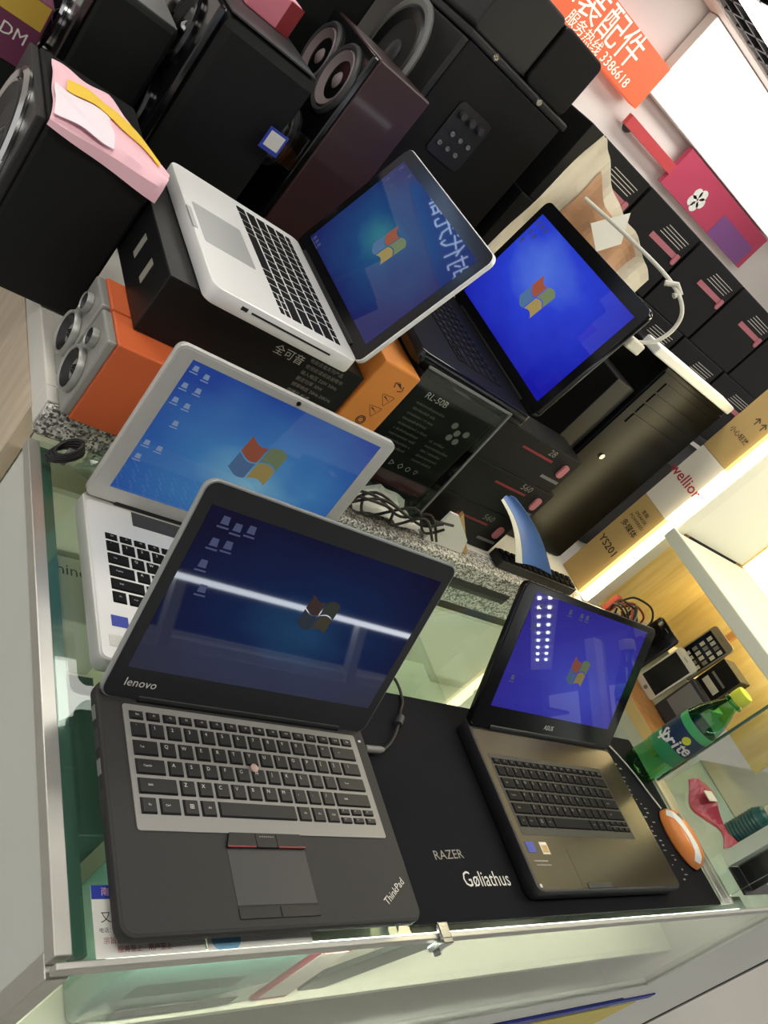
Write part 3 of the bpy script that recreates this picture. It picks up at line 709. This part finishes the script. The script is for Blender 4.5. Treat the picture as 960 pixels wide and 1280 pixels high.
# green soft-drink bottle
bt = thing('bottle', 'green plastic soft-drink bottle with yellow cap standing beside the glass partition', 'bottle', (1.080, .252, .0005))
prof = [(0, .006), (.012, .002), (.024, 0), (.030, .006), (.0325, .018), (.031, .040), (.0325, .060), (.0325, .130), (.032, .145), (.028, .168), (.020, .190), (.0135, .205), (.0125, .215), (.0125, .220)]
MB().lathe(prof, seg=32).obj('bottle_body', M['bottle'], bt, True)
MB().lathe([(0, .05), (.03, .052), (.0305, .12), (.0, .121)], seg=28).obj('drink', glass('drink_green', (110, 190, 130), .04), bt, True) if False else None
MB().lathe([(.0331, .090), (.0331, .092), (.0331, .128), (.0329, .130)], seg=32).obj('label_wrap', M['blabel'], bt, True); MB().lathe([(.0329, .062), (.0331, .064), (.0331, .0899)], seg=32).obj('label_lower', mat('bottle_label_low', (50, 140, 88), .35), bt, True)
MB().lathe([(.0329, .1295), (.0329, .140), (.0322, .146)], seg=32).obj('label_top', M['blabelgreen'], bt, True)
MB().lathe([(.0126, .2185), (.0150, .2185), (.0152, .2225), (.0150, .236), (.0138, .2385), (0, .2388)], seg=24).obj('cap', M['cap'], bt, True)
MB().lathe([(.0128, .2105), (.0175, .211), (.0175, .2135), (.0128, .214)], seg=24).obj('neck_ring', M['bottle'], bt, True)
vd = Vector((CAM.x - 1.08, CAM.y - .252, 0)).normalized(); rt = Vector((-vd.y, vd.x, 0))
for i, ch in enumerate('Sprite'):
    a = (i - 2.6) * .30; n = Matrix.Rotation(a, 3, 'Z') @ vd; rr = Vector((-n.y, n.x, 0))
    text('lettering', ch, .030, n * .0334 + Vector((0, 0, .098 + .0022 * (i - 2.5))), rr, Vector((0, 0, 1)) + rr * .2, M['white_print'], bt, bold=.02)
n = Matrix.Rotation(.25, 3, 'Z') @ vd
text('lettering', '\u25cf', .02, n * .0334 + Vector((0, 0, .116)), Vector((-n.y, n.x, 0)), (0, 0, 1), M['cap'], bt)

# business cards under the black laptop's front edge
t = thing('business_card', 'white business card with blue header under the front left corner of the black laptop', 'card', (.029, .0035, .0002))
bx('card', (0, .098, .0, .056, 0, .0005), M['paper'], t); bx('header', (0, .098, .045, .056, .0005, .0007), M['blue_print'], t)
text('print', '\u5357\u5b81\u5218', .0075, (.008, .0505, .0007), (1, -.08, 0), (.08, 1, 0), M['pink'], t, 'LEFT'); text('print', '\u53c8\u53f8\u806a', .0095, (.006, .030, .0005), (1, 0, 0), (0, 1, 0), M['black_print'], t, 'LEFT')
text('print', '\u7535\u8bdd\uff1a\u624b\u673a\u5fae\u4fe1\u53f7\u7801', .0042, (.004, .0205, .0005), (1, 0, 0), (0, 1, 0), M['black_print'], t, 'LEFT')
text('print', '\u5b97\u65e8\u662f   \u8bda\u4fe1\u7b2c\u4e00', .0055, (.007, .0125, .0005), (1, 0, 0), (0, 1, 0), M['red_print'], t, 'LEFT'); text('print', '\u670d\u52a1\u81f3\u4e0a   \u7528\u6237\u81f3\u4e0a', .0055, (.018, .0055, .0005), (1, 0, 0), (0, 1, 0), M['red_print'], t, 'LEFT')
t = thing('paper_slip', 'white paper slip with a pale blue patch peeking out under the black laptop', 'paper', (.129, .0035, .0002))
bx('slip', (0, .115, 0, .05, 0, .0004), M['paper'], t); MB().rslab(.005, .035, .0, .02, .0004, .0005, .008).obj('blue_patch', mat('pale_blue', (120, 176, 206), .6), t)

# ---------------------------------------------------------------- inside the counter
IZ = -.25
t = thing('wrapped_box', 'teal plastic-wrapped package inside the counter behind the front glass', 'package', (.13, .035, IZ + .0004))
MB().rslab(0, .22, 0, .12, 0, .155, .008, 'z', .006).obj('wrap', M['packteal'], t, True); bx('shine_strip', (.03, .16, -.001, .0, .06, .09), M['clear'], t); bx('label', (.04, .19, -.0018, -.001, .008, .03), M['darkgreen'], t)
t = thing('box', 'flat red packet standing inside the counter between the teal package and the bracket', 'packet', (.358, .035, IZ + .0004))
bx('packet', (0, .05, 0, .02, 0, .19), M['packpink'], t, .002); bx('white_front', (.004, .046, -.0006, 0, .01, .13), M['whitecard'], t)
t = thing('bracket', 'dark green metal shelf bracket inside the counter front', 'bracket', (.43, .04, IZ + .0004))
MB().prism([(0, 0), (.04, 0), (.19, .15), (.19, .2), (.155, .2), (.155, .185), (0, .185), (0, .16), (.12, .16), (.0, .04)], 0, .006, 'y').obj('plate', M['darkgreen'], t); bx('foot', (0, .04, .006, .03, 0, .004), M['darkgreen'], t)
t = thing('glass_clamp', 'small chrome clamp gripping the front edge of the counter glass', 'clamp', (.418, -.003, -.02))
bx('upper_jaw', (0, .016, -.001, .016, .0205, .0245), M['chrome'], t, .001); bx('jaw', (0, .016, -.006, -.0, .0, .0245), M['chrome'], t, .001); MB().lathe([(0, 0), (.004, 0), (.004, .004), (0, .004)], (.008, -.006, .004), '-y', 12).obj('screw', M['grey'], t)
for i, (x0, y0, wx, dy, hz, s, lab) in enumerate(((.06, .46, .13, .11, .10, 'Shinon', 'white box with grey name print lying under the glass beside the silver laptop'), (.05, .18, .09, .20, .10, '', 'dark teal box inside the counter under the left edge of the black laptop'), (.64, .36, .18, .18, .09, '', 'pale yellow box under the glass between the two front laptops'), (.84, .30, .2, .2, .05, '', 'low white box under the glass below the bronze laptop'))):
    t, a, d, hh = carton('carton', lab, (x0, x0 + wx, y0, y0 + dy, IZ + .0004, IZ + hz), [mat('grey_card', (176, 180, 166), .6), mat('teal_card', (54, 84, 74), .5), M['cream'], M['whitecard']][i])
    if s: text('print', s, .026, (-.0, .03, hh), (1, 0, 0), (0, 1, 0), M['black_print'], t)
t = thing('led_lamp', 'slim LED lamp bar mounted inside the counter under the front edge', 'lamp', (.05, .012, -.030))
bx('housing', (0, 1.2, 0, .02, .0, .01), M['alu'], t); bx('diffuser', (.005, 1.195, -.004, .012, -.006, .0), emis('counter_led', (252, 250, 236), 48.), t)

# ---------------------------------------------------------------- clutter on the ledge
t = thing('crumpled_bag', 'crumpled clear plastic bag with black cable beside the orange speakers', 'bag', (.07, .566, .0005)) if False else None
t = thing('cable_coil', 'coiled black cable tied up in front of the orange speaker', 'cable', (.03, .55, .0005))
for i in range(4):
    P = [(.018 * math.cos(a * PI / 6) * (1 - .12 * i), .012 * math.sin(a * PI / 6) + .01, .006 + .004 * i + .012 * (1 + math.cos(a * PI / 6))) for a in range(13)]
    MB().tube(P, .0022, 7).obj('loop', M['wire'], t, True)
MB().tube([(.0, .004, .01), (.004, .006, .03)], .005, 8).obj('tie', M['grey'], t)
t = thing('plastic_bag', 'crumpled clear plastic bag behind the silver laptop lid', 'bag', (.075, .56, .0008))


def crump(u, v):
    r = random.Random(int(u * 97) * 131 + int(v * 89)); th = u * 2 * PI
    return (.026 * math.cos(th) * (1 - .5 * v) + r.uniform(-.004, .004), .016 * math.sin(th) * (1 - .5 * v) + r.uniform(-.003, .003), .004 + .045 * v + r.uniform(-.003, .003))


MB().grid(crump, 14, 6, .0004).obj('film', M['clear'], t)
t = thing('paper_scrap', 'crumpled white paper with tangled wires behind the silver lid', 'paper', (.60, .635, LZ + .002))


def crump2(u, v):
    r = random.Random(int(u * 97) * 131 + int(v * 89)); return (-.12 + .16 * u + r.uniform(-.006, .006), -.012 + .016 * v, .003 + .05 * v * (.6 + .4 * math.sin(5 * u)) + r.uniform(0, .012))


MB().grid(crump2, 12, 6, .0006).obj('sheet', M['paper'], t)
for i in range(5):
    r = random.Random(40 + i); P = [(-.14 + .05 * k + r.uniform(-.02, .02), -.024 - .004 * i, .006 + .05 * abs(math.sin(k * 1.3 + i)) + r.uniform(0, .01)) for k in range(5)]
    cable('wire', '', P, .0024, M['wire'], t)
t = thing('card_wedge', 'brown and white folded card wedge standing on the granite edge', 'card', (.66, .622, LZ + .0022))
MB().prism([(0, 0), (.10, 0), (.085, .03), (.02, .07), (0, .07)], 0, .004, 'y').obj('white_leaf', M['paper'], t); MB().prism([(.03, 0), (.12, 0), (.03, .075)], .0045, .012, 'y').obj('brown_leaf', M['carton'], t)
t = thing('blue_folder', 'blue glossy sheet leaning on the dark boxes above the ledge keyboard', 'sheet', (.90, .64, LZ + .024))


def bl(u, v):
    A, B, C_, D_ = Vector((-.132, .016, .098)), Vector((-.108, .017, .108)), Vector((.018, -.012, .004)), Vector((.115, -.012, .004))
    return tuple(A.lerp(B, u).lerp(C_.lerp(D_, u), v) + Vector((0, .006 * math.sin(u * PI), .012 * math.sin(v * PI))))


MB().grid(bl, 8, 10, .0008).obj('sheet', M['bluesheet'], t, True)
MB().grid(lambda u, v: tuple(Vector(bl(-.28 + .26 * u, v)) + Vector((0, -.001, 0))), 3, 10, .0008).obj('white_border', M['white'], t, True)
t = thing('keyboard', 'black keyboard lying on the ledge under the blue sheet', 'keyboard', (.86, .622, LZ + .0022))
MB().rslab(0, .25, .0, .036, 0, .018, .004, 'z', .001).obj('case', M['black'], t)
for i in range(13):
    for j in range(2): link('key', keymesh(.014, .0135, M['kblack'], .004), t, (.012 + .0185 * i, .009 + .017 * j, .018))

# cream bag and paper behind the dark laptop
t = thing('plastic_bag', 'cream printed plastic bag hanging behind the dark laptop screen', 'bag', (.80, 1.09, LZ + .001))


def bagp(u, v):
    k = math.sin(13 * u + 5 * v) * .5 + math.sin(23 * v - 9 * u) * .35 + math.sin(31 * u + 17 * v) * .25
    return (-.115 + .31 * u + .03 * v + .008 * k, .04 * math.sin(5 * u) - .03 * v + .016 * k, .06 + (.60 - .13 * u) * v + .012 * k)


MB().grid(bagp, 30, 24, .0008).obj('film', M['bag'], t)
MB().grid(lambda u, v: tuple(Vector(bagp(.30 + .5 * u, .72 + .24 * v)) + Vector((0, -.004, 0))), 16, 10, .0006).obj('print', M['bagprint'], t)
MB().tube([(-.05, .0, .001), (-.04, .03, .08), (.1, .03, .08), (.11, .0, .001)], .004, 6).obj('support_wire', M['wire'], t)
o = MB().grid(lambda u, v: (-.0 + .065 * u + .06 * v * (1 - .35 * u) , -.075 + .01 * u, .53 + .06 * u - .03 * v - .02 * u * v), 3, 3, .0008).obj('paper_corner', M['paper'], t)
t = thing('power_adapter', 'white cord looping down the right side of the dark screen', 'cable', (.80, .72, .30))
cable('cord', '', [(-.03, .32, .30), (-.01, .16, .305), (.0, .05, .302), (.02, .01, .285), (.03, .0, .255), (.02, .0, .22), (.0, .01, .20)], .0035, M['cord'], t)
bx('plug', (-.028, .012, -.004, .016, .184, .204), M['cord'], t, .003); MB().tube([(-.012, .05, .295), (.002, .04, .306), (.012, .03, .30), (.004, .03, .29)], .005, 8).obj('knot', M['cord'], t, True)

# ---------------------------------------------------------------- lit cabinet at the right
cb = thing('lit_cabinet', 'lit display cabinet with amber back and white shelf at the right end', 'cabinet', (1.16, .25, .0005))
bx('back_panel', (.33, .345, 0, .39, 0.048, .75), M['amber'], cb); bx('shelf', (.0, .33, -.02, .37, .268, .284), M['white'], cb, .002); bx('shelf_edge', (-.006, .0, -.02, .37, .262, .290), M['cream'], cb, .002)
bx('post', (.012, .05, .372, .392, .048, .8), M['alu_white'], cb, .002); bx('light_strip', (-.002, .012, .374, .39, .048, .75), M['led'], cb)
bx('rear_divider', (.318, .33, .25, .265, .0, .266), M['brown'], cb); bx('end_wall', (.05, .33, .378, .39, .048, .266), M['amber'], cb); bx('end_wall', (.05, .33, .378, .39, .286, .75), M['white'], cb)  # strong light put into the colour: upper end wall white, lower amber
bx('top_panel', (.0, .345, -.02, .392, .76, .78), M['white'], cb); bx('light_tube', (.02, .05, .0, .36, .735, .755), emis('tube_bright', (255, 240, 190), 26.), cb)
bx('upper_back', (.322, .33, -.02, .37, .286, .75), emis('lit_panel', (255, 250, 214), 1.5), cb)
bx('lower_light', (.28, .31, .0, .36, .258, .266), M['led'], cb)
t = thing('wood_riser', 'low orange wooden riser under the phones in the lit cabinet', 'riser', (1.178, .285, .001))
bx('board', (0, .10, 0, .20, 0, .018), M['brown'], t, .001); bx('front_lip', (-.006, 0, 0, .20, .0, .022), M['carton'], t)


def phone(label, y0, y1, z0, z1, x, body, glassm, lean=.10, icons_=False):
    t = thing('phone', label, 'phone', (x, y0, z0)); W = y1 - y0; H = z1 - z0
    t.rotation_euler = (0, lean, 0)
    MB().rslab(0, W, 0, H, 0, .008, .008, 'x', .0012).obj('body', body, t, True)
    bx('screen', (-.0006, .0004, .004, W - .004, .016, H - .016), glassm, t)
    MB().lathe([(0, 0), (.0045, 0), (.0045, .0006), (0, .0006)], (-.0004, W / 2, .008), '-x', 14).obj('home_button', M['grey'], t)
    bx('earpiece', (-.0006, .0, W / 2 - .006, W / 2 + .006, H - .009, H - .0075), M['grey'], t)
    if icons_:
        for i in range(4):
            for j in range(4): bx('app_icon', (-.0011, -.0006, .007 + .012 * i, .015 + .012 * i, .03 + .018 * j, .041 + .018 * j), [M['white_print'], M['dim_print'], M['phonewhite']][(i + j) % 3], t)
    return t


phone('white phone with cracked black screen on the wooden riser', .408, .468, .0195, .135, 1.262, M['phonewhite'], M['phone'])
phone('black phone standing farthest back on the riser', .478, .545, .0195, .135, 1.262, M['phone'], M['gloss'])
phone('beige phone showing a grid of app icons at the back of the cabinet', .425, .49, .083, .20, 1.33, M['phonegrey'], M['phone'], .1, True)
t = thing('stand', 'small grey stand holding up the beige phone', 'stand', (1.325, .36, .001)); bx('block', (0, .1, .0, .17, 0, .0815), M['cream'], t, .002); bx('lip', (-.004, 0, 0, .17, .0, .088), M['alu_white'], t)
t, a, d, hh = carton('carton', 'dark small box with pale label strip in front of the beige phone', (1.332, 1.38, .362, .42, .0835, .175), M['card']); bx('label', (-a - .0006, -a, -.02, .02, .03, .045), M['phonewhite'], t); bx('label', (-a - .0006, -a, -.02, .02, .055, .06), M['dim_print'], t)
t = thing('plastic_case', 'clear grey plastic case leaning next to the white phone', 'case', (1.268, .338, .0195)); bx('shell', (0, .02, 0, .062, 0, .10), M['dgrey'], t, .004); bx('window', (-.001, .0, .006, .056, .03, .09), M['grey'], t)
t = thing('cable_bundle', 'bundle of black, red and white cables in the lit cabinet', 'cable', (1.21, .56, .06))
for i in range(9):
    r = random.Random(60 + i); R0 = .018 + .018 * r.random(); ph = r.random() * 6
    P = [(.02 * math.sin(a * PI / 5 + ph) + .004 * i - .02, R0 * math.cos(a * PI / 5) + r.uniform(-.004, .004), .02 + R0 * math.sin(a * PI / 5) + .003 * i) for a in range(10)]
    MB().tube(smooth(P, 3), .0023, 7).obj('loop', [M['wire'], M['wire'], M['grey'], M['wirered']][i % 4], t, True)
bx('red_plug', (-.02, .0, .03, .045, .0, .045), M['wirered'], t, .003); bx('hook', (.0, .006, .0, .006, -.058, .06), M['chrome'], t)

# behind the partition pane
t = thing('packet', 'crumpled pink packet lying behind the glass partition', 'packet', (1.19, .10, .0005))
MB().grid(lambda u, v: (.02 + .05 * v + .01 * math.sin(8 * u), .13 * u, .016 + .010 * math.sin(7 * u + 3 * v) + .01 * v), 14, 5, .004).obj('wrapper', M['packpink'], t)
bx('label', (.03, .06, .08, .10, .034, .036), M['whitecard'], t)
t = thing('bottle', 'teal ribbed bottle with cream cap behind the glass partition', 'bottle', (1.30, .13, .0005))
pr = [(0, 0), (.022, 0)]
for i in range(10): pr += [(.024, .006 + .007 * i), (.022, .0095 + .007 * i)]
MB().lathe(pr + [(.018, .084), (.012, .09), (0, .09)], seg=24).obj('bottle_body', M['teal'], t); MB().lathe([(0, .09), (.013, .09), (.013, .112), (0, .112)], seg=20).obj('cap', M['whitecard'], t, True)
t = thing('frame_box', 'pale upright frame standing at the right front of the counter', 'frame', (1.225, .045, .0005))
bx('upright', (0, .03, .03, .055, 0, .30), M['alu_white'], t, .001); bx('upright', (.035, .05, .03, .05, 0, .30), M['grey'], t, .001); bx('foot', (-.005, .11, -.02, .028, 0, .004), M['black'], t); bx('panel', (.03, .032, -.015, .028, .005, .25), M['black'], t)

# ---------------------------------------------------------------- back wall signs
t = thing('shop_sign', 'orange-red illuminated shop sign with white characters on the back wall', 'sign', (1.35, 3.15, .975))
t.location = (.95, 3.10, .985)
bx('board', (0, 1.46, 0, .07, 0, .205), M['sign'], t, .003)
text('lettering', '\u4e3b\u95e8\u7ef4\u4fee\u00b7\u539f\u88c5\u914d\u4ef6', .15, (.70, -.001, .125), (1, 0, 0), (0, 0, 1), M['signtext'], t, sx=.95); text('lettering', '\u670d\u52a1\u70ed\u7ebf 3386618', .06, (1.10, -.001, .035), (1, 0, 0), (0, 0, 1), M['signtext'], t)
t = thing('lightbox', 'bright white lightbox panel on the back wall right of the shop sign', 'lightbox', (2.42, 3.12, 1.075)); bx('frame', (0, 1.8, 0, .06, 0, .38), M['alu_white'], t); bx('panel', (.005, 1.79, -.006, 0, .005, .375), M['lightbox'], t)
t = thing('poster', 'magenta poster with a white flower on the back wall', 'poster', (2.86, 3.12, .865))
bx('sheet', (0, .9, 0, .03, 0, .20), M['magenta'], t); bx('red_edge', (-.42, 0.0, -.002, .028, .05, .10), M['redposter'], t); bx('purple_panel', (.5, .86, -.003, .0, .0, .12), M['purple'], t)
for i in range(5): MB().lathe([(0, 0), (.028, 0), (.028, .003), (0, .003)], (.27 + .034 * math.cos(i * 1.257), -.001, .07 + .034 * math.sin(i * 1.257)), '-y', 12).obj('petal', M['white'], t)
t = thing('dome_camera', 'small dark dome camera on the back wall below the shop sign', 'camera', (2.52, 3.198, .93)); MB().lathe([(.034, 0), (.034, .006), (.028, .02), (.014, .03), (0, .033)], (0, 0, 0), '-y', 18).obj('dome', M['dgrey'], t, True); MB().lathe([(.036, -.002), (.036, .003), (.02, .003)], (0, 0, 0), '-y', 18).obj('mount', M['white'], t)
t = thing('soffit', 'cream soffit beam running along the back wall under the ceiling grid', 'beam', (1.2, 3.0, 1.46)); bx('beam', (-4, 3.7, .0, .19, 0, .036), M['soffit'], t); bx('fascia', (-4, 3.7, -.01, 0, -.012, .036), M['soffit'], t)

# ---------------------------------------------------------------- across the aisle, seen as reflections in the screens
t = thing('showcase', 'lit showcase across the aisle, mirrored in the screen of the black front laptop', 'showcase', (.2, -2.4, FZ))
bx('base', (0, 3.4, 0, .4, 0, h - .16), M['white'], t); bx('white_goods', (.1, 3.3, .1, .39, h - .16, h - .12), M['paper'], t); bx('back', (0, 3.4, 0, .02, h - .12, h + .12), M['dgrey'], t)
bx('dark_backdrop', (-.6, 4.6, -.02, .0, h + .12, h + 1.1), M['dgrey'], t); bx('backdrop_shelf', (-.6, 4.6, .0, .16, h + .55, h + .57), M['black'], t); bx('backdrop_shelf', (-.6, 4.6, .0, .16, h + .85, h + .87), M['black'], t)  # unseen dark backdrop and shelves, added to darken the screen reflections
bx('top_rail', (0, 3.4, .36, .40, h + .11, h + .135), emis('rail_light', (240, 248, 255), 13.), t); bx('top', (0, 3.4, 0, .36, h + .11, h + .13), M['dgrey'], t)
for x in (1.1, 2.1): bx('post', (x, x + .05, .36, .40, h - .16, h + .11), M['alu_white'], t)
t = thing('led_board', 'ceiling board of paired LEDs, mirrored as dots in the bronze laptop screen', 'lamp', (3.9, -1.76, 1.49))
t.rotation_euler = (0, 0, math.atan2(-1.6, 2.24))
bx('board', (-.1, 2.4, -.09, .09, -.012, 0), M['alu_white'], t)
dot = emis('led_dot', (255, 255, 255), 22.)
for i in range(10):
    for j in (-1, 1): bx('led', (.22 * i, .22 * i + .05, j * .035 - .011, j * .035 + .011, -.02, -.012), dot, t)
t = thing('shop_sign', 'blue-white lit sign at the far left, mirrored in the aluminium laptop', 'sign', (-1.75, 3.14, .90))
bx('board', (0, .62, 0, .05, 0, .2), mat('sign_blue', (60, 100, 150), .5, emit=(70, 120, 180), es=1.6), t)
text('lettering', '\u65f6\u4ee3\u5149\u90fd', .13, (.31, -.001, .10), (1, 0, 0), (0, 0, 1), emis('sign_blue_letters', (200, 225, 255), 7.), t)

flush_text()
